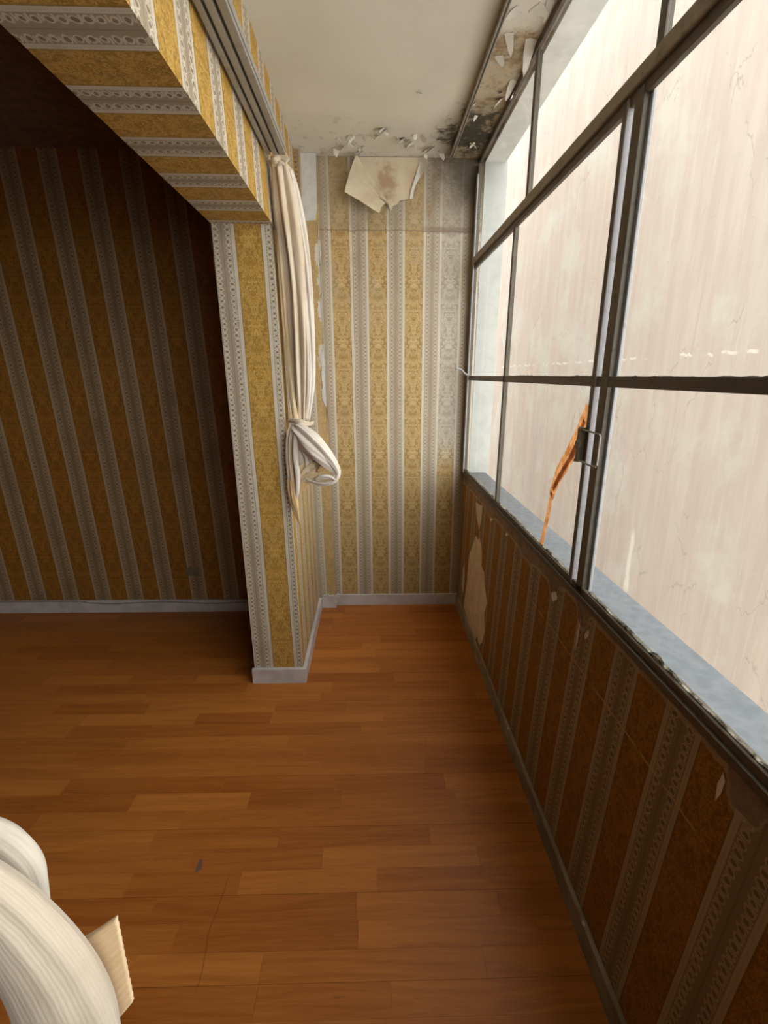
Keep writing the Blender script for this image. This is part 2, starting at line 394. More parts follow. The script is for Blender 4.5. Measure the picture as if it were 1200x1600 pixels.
def prism(bm, pts0, pts1, mis=None):
    a = [bm.verts.new(p) for p in pts0]; b = [bm.verts.new(p) for p in pts1]; n = len(a)
    fs = [bm.faces.new([a[i], a[(i+1) % n], b[(i+1) % n], b[i]]) for i in range(n)]
    if mis:
        for f, k in zip(fs, mis): f.material_index = k
    bm.faces.new(a[::-1]); bm.faces.new(b)
def tube(bm, pts, rad, seg=10, caps=True):
    """round bar along a path"""
    rings = []
    up = Vector((0, 0, 1))
    for i, p in enumerate(pts):
        p = Vector(p)
        d = (Vector(pts[min(i+1, len(pts)-1)])-Vector(pts[max(i-1, 0)])).normalized()
        a = d.cross(up)
        if a.length < .1: a = d.cross(Vector((1, 0, 0)))
        a.normalize(); b = d.cross(a).normalized()
        r = rad[i] if isinstance(rad, (list, tuple)) else rad
        rings.append([bm.verts.new(p+a*r*math.cos(2*math.pi*k/seg)+b*r*math.sin(2*math.pi*k/seg)) for k in range(seg)])
    for i in range(len(rings)-1):
        for k in range(seg):
            bm.faces.new((rings[i][k], rings[i][(k+1) % seg], rings[i+1][(k+1) % seg], rings[i+1][k]))
    if caps: bm.faces.new(rings[0][::-1]); bm.faces.new(rings[-1])
def catmull(pts, n):
    out = []; P = [pts[0]]+list(pts)+[pts[-1]]
    for i in range(1, len(P)-2):
        for k in range(n):
            t = k/n; a, b, c, d = (P[i-1], P[i], P[i+1], P[i+2])
            out.append(tuple(.5*((2*b[j])+(-a[j]+c[j])*t+(2*a[j]-5*b[j]+4*c[j]-d[j])*t*t+(-a[j]+3*b[j]-3*c[j]+d[j])*t**3) for j in range(len(a))))
    out.append(tuple(pts[-1])); return out

# ------------------------------------------------------------------ room shell
HC = 2.485; YB = 2.84; YD = 2.765
XO = .12
bx('floor', (-4.2, .12, -2.6, 2.95, -.12, -.010), M_gap, kind='structure')
floor = bpy.data.objects['floor']
wall_back = bx('wall_back', (-.90, .034, YB, 2.98, -.12, 2.62), M_back, kind='structure')
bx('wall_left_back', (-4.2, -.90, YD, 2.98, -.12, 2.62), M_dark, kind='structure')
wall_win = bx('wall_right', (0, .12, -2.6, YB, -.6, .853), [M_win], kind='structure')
bx('wall_left', (-4.3, -4.2, -2.6, 2.98, -.12, 2.62), M_panel, kind='structure')
bx('wall_front', (-4.3, .12, -2.75, -2.6, -.12, 2.62), M_panel, kind='structure')
ceiling = bx('ceiling', (-1.02, .12, -2.6, YB, HC, 2.66), M_ceil, kind='structure')
bx('ceiling_left', (-4.2, -1.02, -2.6, YD, 2.472, 2.66), M_ceil2, kind='structure')
# pillar: leans a little, as the real one does
bm = bmesh.new()
prism(bm, [(-1.110, 2.03, -.01), (-.8835, 2.03, -.01), (-.8835, 2.90, -.01), (-1.110, 2.90, -.01)],
      [(-1.140, 2.015, 1.957), (-.922, 2.015, 1.957), (-.922, 2.90, 1.957), (-1.140, 2.90, 1.957)], [0, 1, 0, 0])
obj('wall_pillar', bm, [M_pil_f, M_pil_s], kind='structure')
# beam: soffit and faces papered, stripes turning the corner
bm = bmesh.new()
prism(bm, [(-1.140, -2.6, 1.957), (-.915, -2.6, 1.957), (-.915, 2.84, 1.957), (-1.140, 2.84, 1.957)],
      [(-1.140, -2.6, HC), (-.915, -2.6, HC), (-.930, 2.84, HC), (-1.140, 2.84, HC)], [1, 1, 1, 1])
beam = obj('wall_beam', bm, [M_beam, M_beamf], kind='structure')
# little jog in the back left corner
bm = bmesh.new()
prism(bm, [(-.95, 2.805, 0), (-.783, 2.805, 0), (-.783, 2.86, 0), (-.95, 2.86, 0)],
      [(-.95, 2.805, HC), (-.826, 2.805, HC), (-.826, 2.86, HC), (-.95, 2.86, HC)])
step = obj('wall_corner_step', bm, M_step, kind='structure')
def sheet(name, pts, mat, parent, axis='Y', at=0.0, thick=.0012, fn=None, cuts=2, **props):
    """flat sheet with a real outline and thickness, bent by fn(a, b)"""
    bm = bmesh.new()
    vs = [bm.verts.new((a, b, 0)) for a, b in pts]; bm.faces.new(vs)
    bmesh.ops.triangulate(bm, faces=bm.faces[:])
    if cuts:
        for _ in range(cuts): bmesh.ops.subdivide_edges(bm, edges=bm.edges[:], cuts=1, use_grid_fill=True)
        bmesh.ops.triangulate(bm, faces=bm.faces[:])
    ext = bmesh.ops.extrude_face_region(bm, geom=bm.faces[:])
    for v in [g for g in ext['geom'] if isinstance(g, bmesh.types.BMVert)]: v.co.z = thick
    for v in bm.verts:
        a, b, d = v.co.x, v.co.y, v.co.z
        d += fn(a, b) if fn else 0
        v.co = (a, at-d, b) if axis == 'Y' else ((at-d, a, b) if axis == 'X' else (a, b, at-d))
    bmesh.ops.recalc_face_normals(bm, faces=bm.faces[:])
    return obj(name, bm, mat, parent, **props)
sheet('plaster_patch', [(-.927, 2.19), (-.88, 2.182), (-.836, 2.186), (-.8265, 2.24), (-.8235, 2.483), (-.926, 2.483)], M_plaster, step, at=2.805, thick=.004, cuts=1, label='pale grey plaster patch at the top of the step')
# jagged white edge running down the step's corner
pts = []; z = 1.10
L_ = []
while z < 2.18:
    L_.append((-.799-.0178*(z-1.3)-random.uniform(.004, .012)-(.025 if 1.27 < z < 1.55 else 0)*random.uniform(.6, 1), z)); z += random.uniform(.02, .05)
R_ = [(-.783-.0173*z-.0, z) for z in (2.18, 1.6, 1.10)]
sheet('torn_edge', L_+R_, M_plaster, step, at=2.805, thick=.003, cuts=0, label='ragged white plaster edge')

# outside: ledge, reveal, soffit lip, facing wall of the light well
bx('trim_1', (.034, .135, -2.6, 2.84, .70, .862), M_conc, kind='structure', bev=.004)
bx('trim_2', (.034, .15, 2.838, 2.99, -.6, 2.64), M_reveal, kind='structure')
bx('trim_3', (.035, .14, -2.6, 2.84, 2.47, 2.66), M_white, kind='structure')
bx('wall_outside', (2.2, 2.5, 2.2, 14, -3.2, 9), M_outer, kind='structure')  # stops short out of view, leaving open sky to light the room
bx('ground_outside', (.12, 14, -14, 14, -1.8, -1.6), M_ground, kind='structure')  # unseen ground, set high and pale to bounce light onto the facing wall
bx('wall_outer_lower', (.0, .12, -8, 14, -3.2, -.6), M_white, kind='structure')
bx('wall_added_upper', (.0, .14, -8, 14, 2.66, 7.0), M_white, kind='structure')  # unseen upper wall, added to even the light on the facing wall
bx('wall_outer_side', (.035, .14, 2.99, 14, -.6, 2.66), M_white, kind='structure')

# baseboards
bx('baseboard_back', (-.783, -.002, 2.826, 2.84, -.012, .072), M_base, kind='structure', bev=.002)
bx('baseboard_right', (-.013, 0, -2.5, 2.826, -.012, .070), M_base_w, kind='structure', bev=.002)
bx('baseboard_left_back', (-4.1, -1.10, 2.752, YD, -.012, .080), M_base, kind='structure', bev=.002)
bm = bmesh.new(); box(bm, -1.122, -.866, 2.012, 2.031, -.012, .076, bev=.002); obj('baseboard_pillar_front', bm, M_base, kind='structure')
bm = bmesh.new(); box(bm, -.884, -.866, 2.031, 2.79, -.012, .072, bev=.002); obj('baseboard_pillar_side', bm, M_base, kind='structure')
bx('baseboard_step', (-.866, -.776, 2.789, 2.806, -.012, .074), M_base, kind='structure', bev=.002)
bm = bmesh.new()   # old plaster smear over the boards in the jog
for k in range(9):
    x = -.86+k*.011+random.uniform(-.004, .004); box(bm, x, x+.014, 2.79, 2.806, .068, .078+random.uniform(0, .014))
obj('plaster_smear', bm, M_plaster, step)

# ------------------------------------------------------------------ laminate strips
W_ = .0705; y = 1.031-W_*18
rest = bmesh.new(); tl = rest.faces.layers.float.new('tone')
unit = bmesh.new(); box(unit, 0, 1, 0, 1, -1, 0)
um = bpy.data.meshes.new('plank'); unit.to_mesh(um); unit.free(); um.materials.append(M_wood)
nplank = 0; row = 0
boards = random.Random(3)
while y < 2.82:
    y1 = min(y+W_, 2.83)
    x = -4.15-boards.uniform(0, .4)
    while x < -.008:
        ln = boards.choice((.32, .40, .40, .48, .56)); x1 = -.006 if x+ln > -.06 else x+ln; xa = max(x, -4.15)
        if x1-xa > .03:
            tone = min(1, max(0, boards.gauss(.5, .19)))
            g = .0011 if row % 3 == 0 else .00035
            # the nearest strips in view, each its own board
            vis = y > .62 and x1 > -.62-1.0*y1-.1 and not (y > 2.0 and -1.11 < xa and x1 < -.88)
            if vis and nplank < 296:
                o = bpy.data.objects.new('plank', um); COL.objects.link(o); o.parent = floor
                o.location = (xa, y+g, -.0004*boards.random()); o.scale = (x1-xa-.0005, y1-y-g, .0096)
                o.color = (tone, 0, 0, 1); nplank += 1
            else:
                n0 = len(rest.faces); box(rest, xa, x1-.0005, y+g, y1, -.0096, -.0002)
                rest.faces.ensure_lookup_table()
                for f in rest.faces[n0:]: f[tl] = tone
        x = x1 if x1 < -.0061 else 1
    y += W_; row += 1
o = obj('planks_out_of_reach', rest, M_wood, floor, kind='stuff'); o.name = 'plank_remainder'; o.color = (0, 0, 0, 1)
print('planks', nplank)

# ------------------------------------------------------------------ steel window
win = bpy.data.objects.new('window_1', None); COL.objects.link(win); win['kind'] = 'structure'
Z0, Z1, ZM, ZT = .853, 2.475, 1.412, 1.998
Ya = -2.6
def prof(name, dims, mat=None, bev=.0015, **pr): return bx(name, dims, mat or M_frame, win, bev, **pr)
def step_prof(name, y0, y1, z0, z1, mat=None):
    """vertical steel T: web in depth, flange inside, rebate outside"""
    bm = bmesh.new(); yc = (y0+y1)/2; h = (y1-y0)/2
    box(bm, -.003, .003, yc-h, yc+h, z0, z1, bev=.001)
    box(bm, .003, .016, yc-h*.3, yc+h*.3, z0, z1, bev=.0005)
    return obj(name, bm, mat or M_frame, win)
prof('bottom_rail', (-.010, .034, Ya, YB, Z0, Z0+.018))
prof('bottom_bead', (-.004, .007, Ya, YB, Z0+.018, Z0+.036))
prof('head_rail', (.0, .014, Ya, YB, 2.462, HC))
bm = bmesh.new(); box(bm, -.012, .012, Ya, YB, 1.990, 2.022, bev=.002); obj('transom', bm, M_trans, win)
prof('sash_top_rail', (-.002, .012, Ya, YB-.03, 1.968, 1.990))
bm = bmesh.new(); box(bm, -.003, .003, Ya, YB-.03, 1.397, 1.421, bev=.001); box(bm, .003, .014, Ya, YB-.03, 1.406, 1.413, bev=.0005)
obj('muntin', bm, M_frame, win)
LOW = [2.06, .30, -.57, -1.44, -2.31]; UP = [1.925, 1.11, .295, -.52, -1.335, -2.15]
for yy in LOW: step_prof('mullion', yy-.011, yy+.011, Z0+.03, 1.97)
for yy in UP: step_prof('mullion', yy-.013, yy+.013, 2.02, 2.45)
# meeting stiles of the opening sash
prof('sash_stile', (-.0065, .012, 1.2075, 1.226, Z0+.02, 1.985))
prof('sash_stile', (-.0075, .010, 1.2035, 1.2075, Z0+.02, 1.985), M_frame_l, label='pale strip painted as the lit side of the left meeting stile')
prof('sash_stile', (-.004, .012, 1.144, 1.180, Z0+.02, 1.985))
prof('sash_bead', (.010, .018, 1.134, 1.144, Z0+.03, 1.97), M_frame_l)
# end stile by the back wall
prof('end_stile', (-.006, .006, 2.806, 2.838, Z0+.02, 2.45))
prof('end_stile', (-.014, -.006, 2.785, 2.812, Z0+.02, 2.40), M_frame_l, label='light grey strip at the wall end of the frame')
prof('end_stile', (.006, .018, 2.830, 2.838, Z0+.02, 2.45))
# panes
edges_low = [YB-.02, 2.06, 1.21, None, 1.145, .30, -.57, -1.44, -2.31, Ya+.01]
def panes(edges, za, zb):
    for a, b in zip(edges[:-1], edges[1:]):
        if a is None or b is None: continue
        bx('pane', (.0075, .0100, b+.003, a-.003, za, zb), M_glass, win)
panes(edges_low, Z0+.02, 1.407); panes(edges_low, 1.412, 1.975)
panes([YB-.02]+UP+[Ya+.01], 2.01, 2.455)
# crumbling putty on the rails
def putty(y0, y1, z, x=.013, hmax=.007, dx=.010, step=.013):
    bm = bmesh.new(); y = y0; prev = None
    while y < y1:
        h = hmax*(.25+abs(noise.noise(Vector((y*23, z*5, 0)))) * 2.2)
        if noise.noise(Vector((y*9, z, 4))) < -.28: h *= .2
        ring = [bm.verts.new(p) for p in ((x, y, z-.001), (x, y, z+h*.6), (x+dx*.55, y, z+h), (x+dx, y, z+h*.3), (x+dx, y, z-.001))]
        if prev:
            for k in range(5): bm.faces.new((prev[k], prev[(k+1) % 5], ring[(k+1) % 5], ring[k]))
        prev = ring; y += step*random.uniform(.6, 1.3)
    obj('putty', bm, M_putty, win)
putty(.05, 1.12, Z0+.036, x=.001, hmax=.007, dx=.006); putty(1.23, 2.05, Z0+.036, x=.001, hmax=.005, dx=.006); putty(2.08, 2.80, Z0+.036, x=.001, hmax=.004, dx=.006)
putty(.32, 1.12, 1.421, x=-.002, hmax=.0022, dx=.005, step=.008); putty(1.23, 2.05, 1.421, x=-.002, hmax=.003, dx=.006, step=.008)
# latch: vertical barrel with a wire loop over the stiles
lt = bpy.data.objects.new('latch', None); COL.objects.link(lt); lt.parent = win; lt['label'] = 'dark metal sash latch with wire loop'
lt.location = (-.012, 1.2, 1.25)
def rel(o, loc):
    for v in o.data.vertices: v.co -= Vector(loc)
    return o
bm = bmesh.new()
yb = 1.232
tube(bm, [(-.016, yb, z) for z in (1.208, 1.212, 1.214, 1.24, 1.243, 1.246, 1.258, 1.261, 1.264, 1.288, 1.290, 1.297)], [.010, .010, .0075, .0075, .0085, .0105, .0105, .0085, .007, .007, .0085, .004], 14)
box(bm, -.016, -.002, yb-.008, yb+.004, 1.21, 1.295)
rel(obj('latch_barrel', bm, M_brass, lt), lt.location)
bm = bmesh.new()
lp = [(-.016, yb+.012, 1.213), (-.018, 1.16, 1.211), (-.018, 1.122, 1.213), (-.018, 1.117, 1.218), (-.018, 1.117, 1.285), (-.018, 1.122, 1.290), (-.018, 1.16, 1.291), (-.016, yb+.004, 1.291)]
tube(bm, lp, .0023, 6)
rel(obj('latch_loop', bm, M_brass, lt), lt.location)
# stay lever by the back wall
sy = bpy.data.objects.new('stay_lever', None); COL.objects.link(sy); sy.parent = win; sy['label'] = 'small grey stay lever by the back wall'
bm = bmesh.new(); tube(bm, catmull([(-.006, 2.79, 1.425), (-.026, 2.785, 1.430), (-.045, 2.782, 1.447), (-.058, 2.78, 1.455), (-.076, 2.778, 1.457)], 4), .0055, 8)
obj('lever_arm', bm, M_frame_l, sy, True)
bm = bmesh.new(); bmesh.ops.create_uvsphere(bm, u_segments=12, v_segments=8, radius=.009)
for v in bm.verts: v.co += Vector((-.078, 2.778, 1.459))
obj('lever_knob', bm, M_frame_l, sy, True)

# brown tape over the cracked pane (wrinkled strips stuck to the glass)
tape = thing('adhesive_tape', 'brown wrinkled adhesive tape running down the cracked window pane left of the latch', 'tape', (.0062, 1.38, 1.1))
def tape_strip(name, pts, w, off, mat=M_tape, label=None):
    bm = bmesh.new(); pp = catmull(pts, 10); n = len(pp); prev = None
    for i, p in enumerate(pp):
        a = pp[max(i-1, 0)]; b = pp[min(i+1, n-1)]; dy, dz = b[0]-a[0], b[1]-a[1]; l = math.hypot(dy, dz) or 1
        ny, nz = -dz/l, dy/l; ww = w*(.6+.4*p[2])*(1+.25*noise.noise(Vector((i*.35, off*90, 0))))
        row = []
        for k in range(6):
            t = (k/5-.5)*2; dx = .0006+.0016*abs(noise.noise(Vector((i*.5, k*.9, off*50))))
            row.append(bm.verts.new((-dx, p[0]+ny*ww*t+off*.5-1.38, p[1]+nz*ww*t-1.1)))
        if prev:
            for k in range(5): bm.faces.new((prev[k], prev[k+1], row[k+1], row[k]))
        prev = row
    ext = bmesh.ops.extrude_face_region(bm, geom=bm.faces[:])
    for v in [g for g in ext['geom'] if isinstance(g, bmesh.types.BMVert)]: v.co.x += .0005
    bmesh.ops.recalc_face_normals(bm, faces=bm.faces[:])
    o = obj(name, bm, mat, tape)
    if label: o['label'] = label
tape_strip('tape_strip', [(1.250, 1.345, .5), (1.272, 1.30, .9), (1.305, 1.245, 1.3), (1.352, 1.19, 1.3), (1.398, 1.14, 1.1), (1.425, 1.095, .7), (1.440, 1.06, .3)], .025, 0)
tape_strip('tape_strip', [(1.256, 1.31, .4), (1.30, 1.225, 1.0), (1.36, 1.16, .8), (1.425, 1.085, .6)], .011, .016, label='darker overlapping strip')
tape_strip('tape_strip', [(1.436, 1.075, .3), (1.446, 1.03, .8), (1.455, .985, 1), (1.470, .93, 1.1), (1.484, .885, 1.2)], .013, 0)
# scrapes and hairline cracks in the glass around the tape's upper end
bm = bmesh.new()
for a, l in ((2.2, .10), (2.55, .07), (1.9, .06), (2.9, .05)):
    tube(bm, [(.0068, 1.250, 1.345), (.0068, 1.250+math.sin(a)*l*.6, 1.345-math.cos(a)*l*.3+l*.25), (.0068, 1.250+math.sin(a)*l, 1.345-math.cos(a)*l)], .0006, 4)
obj('crack', bm, M_plaster, win)

# ------------------------------------------------------------------ curtain tracks
rail = thing('curtain_track', 'grey double curtain track fixed along the papered beam', 'curtain track', (-.915, 0, 2.155))
def rpart(name, d, mat, par, base, bev=.001, **k):
    d = (d[0]-base[0], d[1]-base[0], d[2]-base[1], d[3]-base[1], d[4]-base[2], d[5]-base[2])
    return bx(name, d, mat, par, bev, **k)
B = (-.915, 0, 2.155)
rpart('track_body', (-.913, -.842, -2.5, 1.945, 2.160, 2.178), M_alu, rail, B)
for x0, x1 in ((-.911, -.897), (-.889, -.872), (-.864, -.8445)):
    rpart('track_rib', (x0, x1, -2.5, 1.945, 2.150, 2.160), M_alu, rail, B)
rpart('track_slot', (-.897, -.889, -2.5, 1.94, 2.157, 2.1605), M_aludk, rail, B, 0)
rpart('track_slot', (-.872, -.864, -2.5, 1.94, 2.157, 2.1605), M_aludk, rail, B, 0)
rail2 = thing('curtain_track', 'thin brownish curtain track on the ceiling beside the window', 'curtain track', (-.15, 0, HC))
B = (-.15, 0, HC)
rpart('track_body', (-.156, -.142, -2.5, 2.80, 2.470, HC), M_alu, rail2, B)
rpart('track_rib', (-.157, -.152, -2.5, 2.80, 2.465, 2.470), M_alu, rail2, B)
rpart('track_rib', (-.146, -.141, -2.5, 2.80, 2.465, 2.470), M_alu, rail2, B)
bm = bmesh.new(); tube(bm, [(0, 2.79, -.005), (-.002, 2.795, -.035)], .004, 8); obj('track_stop', bm, M_aludk, rail2)

# ------------------------------------------------------------------ cloth
def cloth_tube(name, path, mat, parent, folds=7, depth=.22, seg=72, twist=0.0, sub=8, seed=0.0, ydir=(0, 1, 0), label=None, sharp=1.0, cap=True, lump=.13):
    """folded cloth swept along a path; path rows: x, y, z, half width, half depth"""
    bm = bmesh.new(); uv = bm.loops.layers.uv.new('uv'); pp = catmull(path, sub); n = len(pp); rings = []
    yd = Vector(ydir).normalized()
    for i, p in enumerate(pp):
        a = Vector(pp[max(i-1, 0)][:3]); b = Vector(pp[min(i+1, n-1)][:3]); d = (b-a).normalized()
        side = d.cross(yd).normalized(); dep = side.cross(d).normalized()
        t = i/(n-1); ring = []
        for k in range(seg):
            th = 2*math.pi*k/seg
            ph = folds*th+twist*t*6+3.0*noise.noise(Vector((t*2.3, math.cos(th)*.9, seed+math.sin(th)*.9)))
            f = (1-abs(math.sin(ph/2)))**sharp
            f2 = noise.noise(Vector((math.cos(th)*3.5, math.sin(th)*3.5, seed+t*3)))
            r = 1-depth*f+lump*f2
            ring.append(bm.verts.new(Vector(p[:3])+side*p[3]*r*math.cos(th)+dep*p[4]*r*math.sin(th)))
        rings.append(ring)
    L = 0
    for i in range(n-1):
        dl = (Vector(pp[i+1][:3])-Vector(pp[i][:3])).length
        for k in range(seg):
            f = bm.faces.new((rings[i][k], rings[i][(k+1) % seg], rings[i+1][(k+1) % seg], rings[i+1][k]))
            for lp, (uu, v2) in zip(f.loops, ((k, L), (k+1, L), (k+1, L+dl), (k, L+dl))): lp[uv].uv = (uu/seg*2.0, v2*2)
        L += dl
    if cap:
        for rg in (rings[0], rings[-1]):
            c = Vector(); 
            for v in rg: c += v.co
            cv = bm.verts.new(c/seg)
            for k in range(seg): bm.faces.new((rg[k], rg[(k+1) % seg], cv))
    bmesh.ops.recalc_face_normals(bm, faces=bm.faces[:])
    base = parent.location
    for v in bm.verts: v.co -= base
    o = obj(name, bm, mat, parent, True)
    if label: o['label'] = label
    return o
far = thing('knotted_curtain', 'cream cotton curtain tied in a loose knot hanging beside the papered pillar', 'curtain', (-.85, 2.06, .8), 'knotted curtains on the beam track')
Yc = 2.075
cloth_tube('curtain_folds', [(-.875, 1.985, 2.148, .026, .040), (-.873, 2.00, 2.13, .033, .045), (-.862, 2.03, 2.00, .050, .050), (-.848, Yc, 1.80, .052, .050), (-.840, Yc, 1.60, .052, .050), (-.838, Yc, 1.42, .048, .046), (-.840, Yc, 1.28, .036, .036), (-.842, Yc, 1.22, .028, .028)],
           M_cl, far, folds=6, depth=.46, twist=.6, seg=110, sub=10, seed=3)
cloth_tube('curtain_folds', [(-.850, 2.03, 2.135, .018, .02), (-.836, 2.05, 2.05, .026, .03), (-.812, 2.07, 1.85, .030, .03), (-.800, 2.07, 1.60, .026, .03), (-.802, 2.07, 1.40, .020, .03), (-.822, 2.07, 1.24, .016, .02)],
           M_cl_w, far, folds=4, depth=.4, twist=-.3, seg=60, seed=8, label='outer whiter fold facing the window')
cloth_tube('curtain_folds', [(-.896, 1.985, 2.140, .008, .016), (-.897, 2.03, 2.05, .011, .025), (-.896, 2.07, 1.8, .016, .030), (-.888, 2.08, 1.55, .019, .030), (-.876, 2.07, 1.36, .018, .026), (-.862, 2.04, 1.24, .012, .018)],
           M_cl_t2, far, folds=2, depth=.45, twist=.3, seg=70, seed=41, label='tan shaded folds against the pillar')
# gathered heading tape at the top
cloth_tube('heading', [(-.893, 1.965, 2.140, .012, .012), (-.882, 1.985, 2.152, .014, .014), (-.865, 2.01, 2.146, .014, .014), (-.846, 2.04, 2.132, .012, .012)], M_cl, far, folds=6, depth=.3, seg=30)
# knot: collar, big loop, inner ochre bunch, hanging tail
cloth_tube('knot_collar', [(-.893, 2.05, 1.238, .008, .008), (-.870, 2.02, 1.240, .011, .014), (-.84, 2.005, 1.236, .013, .015), (-.812, 2.02, 1.228, .010, .012), (-.797, 2.05, 1.229, .008, .008)], M_cl, far, folds=3, depth=.22, seg=48, seed=1)
cloth_tube('knot_loop', [(-.870, 2.025, 1.214, .016, .018), (-.845, 1.995, 1.197, .040, .030), (-.803, 1.975, 1.158, .052, .034), (-.756, 1.975, 1.112, .044, .032), (-.717, 1.985, 1.066, .030, .024), (-.695, 2.0, 1.025, .016, .018), (-.710, 2.0, .992, .012, .014), (-.750, 2.0, .980, .011, .012), (-.800, 2.01, .988, .011, .012), (-.842, 2.02, 1.006, .012, .012)],
           M_cl_w, far, folds=5, depth=.36, twist=.9, seg=90, sub=10, seed=5, sharp=.7, label='white loop of the knot')
cloth_tube('knot_bunch', [(-.848, 2.02, 1.19, .014, .012), (-.838, 2.015, 1.14, .030, .020), (-.822, 2.015, 1.09, .040, .024), (-.812, 2.015, 1.04, .034, .022), (-.815, 2.02, 1.00, .018, .012)], M_cl_w, far, folds=6, depth=.4, seg=80, seed=31, twist=.3)
cloth_tube('knot_bunch', [(-.728, 2.01, 1.092, .010, .010), (-.755, 2.015, 1.074, .030, .024), (-.792, 2.02, 1.054, .048, .032), (-.826, 2.02, 1.032, .046, .032), (-.852, 2.02, 1.005, .032, .022), (-.870, 2.02, .978, .014, .010)],
           M_cl_t2, far, folds=9, depth=.45, seg=110, seed=11, twist=.25, label='yellowed cloth bunched inside the loop')
cloth_tube('knot_bunch', [(-.775, 1.992, 1.035, .008, .008), (-.755, 1.982, 1.055, .013, .010), (-.732, 1.98, 1.078, .012, .010), (-.722, 1.985, 1.095, .006, .008)], M_cl_o, far, folds=3, depth=.4, seg=40, seed=2)
cloth_tube('knot_bunch', [(-.785, 1.99, 1.00, .006, .008), (-.752, 1.985, 1.012, .012, .012), (-.722, 1.985, 1.010, .010, .012), (-.706, 1.99, 1.00, .005, .006)], M_cl_w, far, folds=3, depth=.4, seg=40, seed=22)
cloth_tube('knot_tail', [(-.872, 2.02, 1.225, .014, .014), (-.882, 2.0, 1.183, .018, .017), (-.889, 2.0, 1.104, .019, .018), (-.888, 2.0, 1.03, .018, .017), (-.888, 2.0, .985, .014, .014)], M_cl, far, folds=3, depth=.34, seg=50, seed=6)
cloth_tube('knot_tail', [(-.852, 2.01, 1.220, .013, .014), (-.861, 1.985, 1.179, .015, .015), (-.866, 1.985, 1.10, .015, .015), (-.859, 1.985, 1.025, .014, .014), (-.862, 1.99, .965, .012, .012), (-.868, 1.995, .92, .006, .007)], M_cl_w, far, folds=2, depth=.34, seg=44, seed=16)
cloth_tube('knot_tail', [(-.884, 2.0, 1.03, .014, .014), (-.886, 2.0, .985, .022, .017), (-.882, 2.0, .93, .023, .016), (-.878, 2.0, .885, .019, .013), (-.871, 2.0, .845, .012, .009), (-.862, 2.0, .803, .003, .003)], M_cl_o, far, folds=3, depth=.36, seg=54, seed=9, label='yellowed pointed tail below the knot')
cloth_tube('knot_tail', [(-.845, 2.035, 1.01, .036, .018), (-.846, 2.035, .972, .028, .015), (-.861, 2.035, .944, .013, .008), (-.870, 2.03, .927, .004, .004)], M_cl_o, far, folds=4, depth=.3, seg=50, seed=19)

near = thing('knotted_curtain', 'pale cream curtain knot in the bottom left corner of the photo close to the viewer', 'curtain', (-.86, .30, .8), 'knotted curtains on the beam track')
cloth_tube('curtain_folds', [(-.885, .10, 2.135, .020, .09), (-.905, .12, 2.0, .028, .10), (-.945, .16, 1.70, .034, .09), (-.965, .20, 1.40, .034, .07), (-.960, .25, 1.20, .030, .04), (-.950, .28, 1.08, .024, .025)], M_cl, near, folds=9, depth=.4, seg=100, twist=.3, seed=30)
cloth_tube('knot_loop', [(-.985, .37, .985, .02, .014), (-.945, .37, 1.000, .022, .014), (-.912, .37, .990, .022, .014), (-.893, .37, .963, .019, .013), (-.888, .37, .930, .013, .010), (-.888, .37, .895, .009, .007)], M_cl_nw, near, folds=1, depth=.10, seg=60, seed=4.4, lump=.05, label='white flap behind the thick loop')
cloth_tube('knot_loop', [(-.990, .34, 1.01, .024, .016), (-.950, .335, 1.015, .029, .018), (-.912, .33, .990, .032, .021), (-.885, .33, .950, .036, .024), (-.866, .33, .900, .041, .027), (-.855, .33, .847, .046, .030), (-.853, .33, .790, .050, .032), (-.862, .33, .71, .050, .032), (-.883, .33, .615, .04, .03)],
           M_cl_r, near, folds=1, depth=.08, seg=90, sub=12, seed=7.7, lump=.05, label='thick crinkled loop nearest the viewer')
cloth_tube('knot_bunch', [(-.965, .37, .93, .02, .02), (-.935, .37, .89, .026, .022), (-.915, .37, .83, .028, .022), (-.905, .37, .76, .02, .02)], M_cl_o, near, folds=6, depth=.35, seg=70, seed=14)
# pointed ribbed end sticking out to the right, behind the loop
def fan(name, pts, base, mat, parent, thick=.004):
    bm = bmesh.new(); uv = bm.loops.layers.uv.new('uv')
    P0, P1, P2, P3 = [Vector(p) for p in pts]   # quad with ribs running P0->P1
    nu, nv = 26, 40; g = []
    for j in range(nv+1):
        row = []
        for i in range(nu+1):
            s, t = i/nu, j/nv
            p = P0.lerp(P1, s).lerp(P3.lerp(P2, s), t)
            p.y += .0006*math.sin(t*75+s*1.5+.5*math.sin(s*5))-.006*s*(1-s)
            row.append(bm.verts.new(p-base))
        g.append(row)
    for j in range(nv):
        for i in range(nu):
            f = bm.faces.new((g[j][i], g[j][i+1], g[j+1][i+1], g[j+1][i]))
            for lp, (a, b) in zip(f.loops, ((i, j), (i+1, j), (i+1, j+1), (i, j+1))): lp[uv].uv = (b/nv, a/nu)
    ext = bmesh.ops.extrude_face_region(bm, geom=bm.faces[:])
    for v in [q for q in ext['geom'] if isinstance(q, bmesh.types.BMVert)]: v.co.y += thick
    bmesh.ops.recalc_face_normals(bm, faces=bm.faces[:])
    o = obj(name, bm, mat, parent, True); o['label'] = 'tan ribbed pointed end'
fan('knot_end', [(-.872, .365, .845), (-.8085, .36, .8965), (-.8085, .36, .775), (-.862, .365, .70)], near.location, M_cl_t, near)

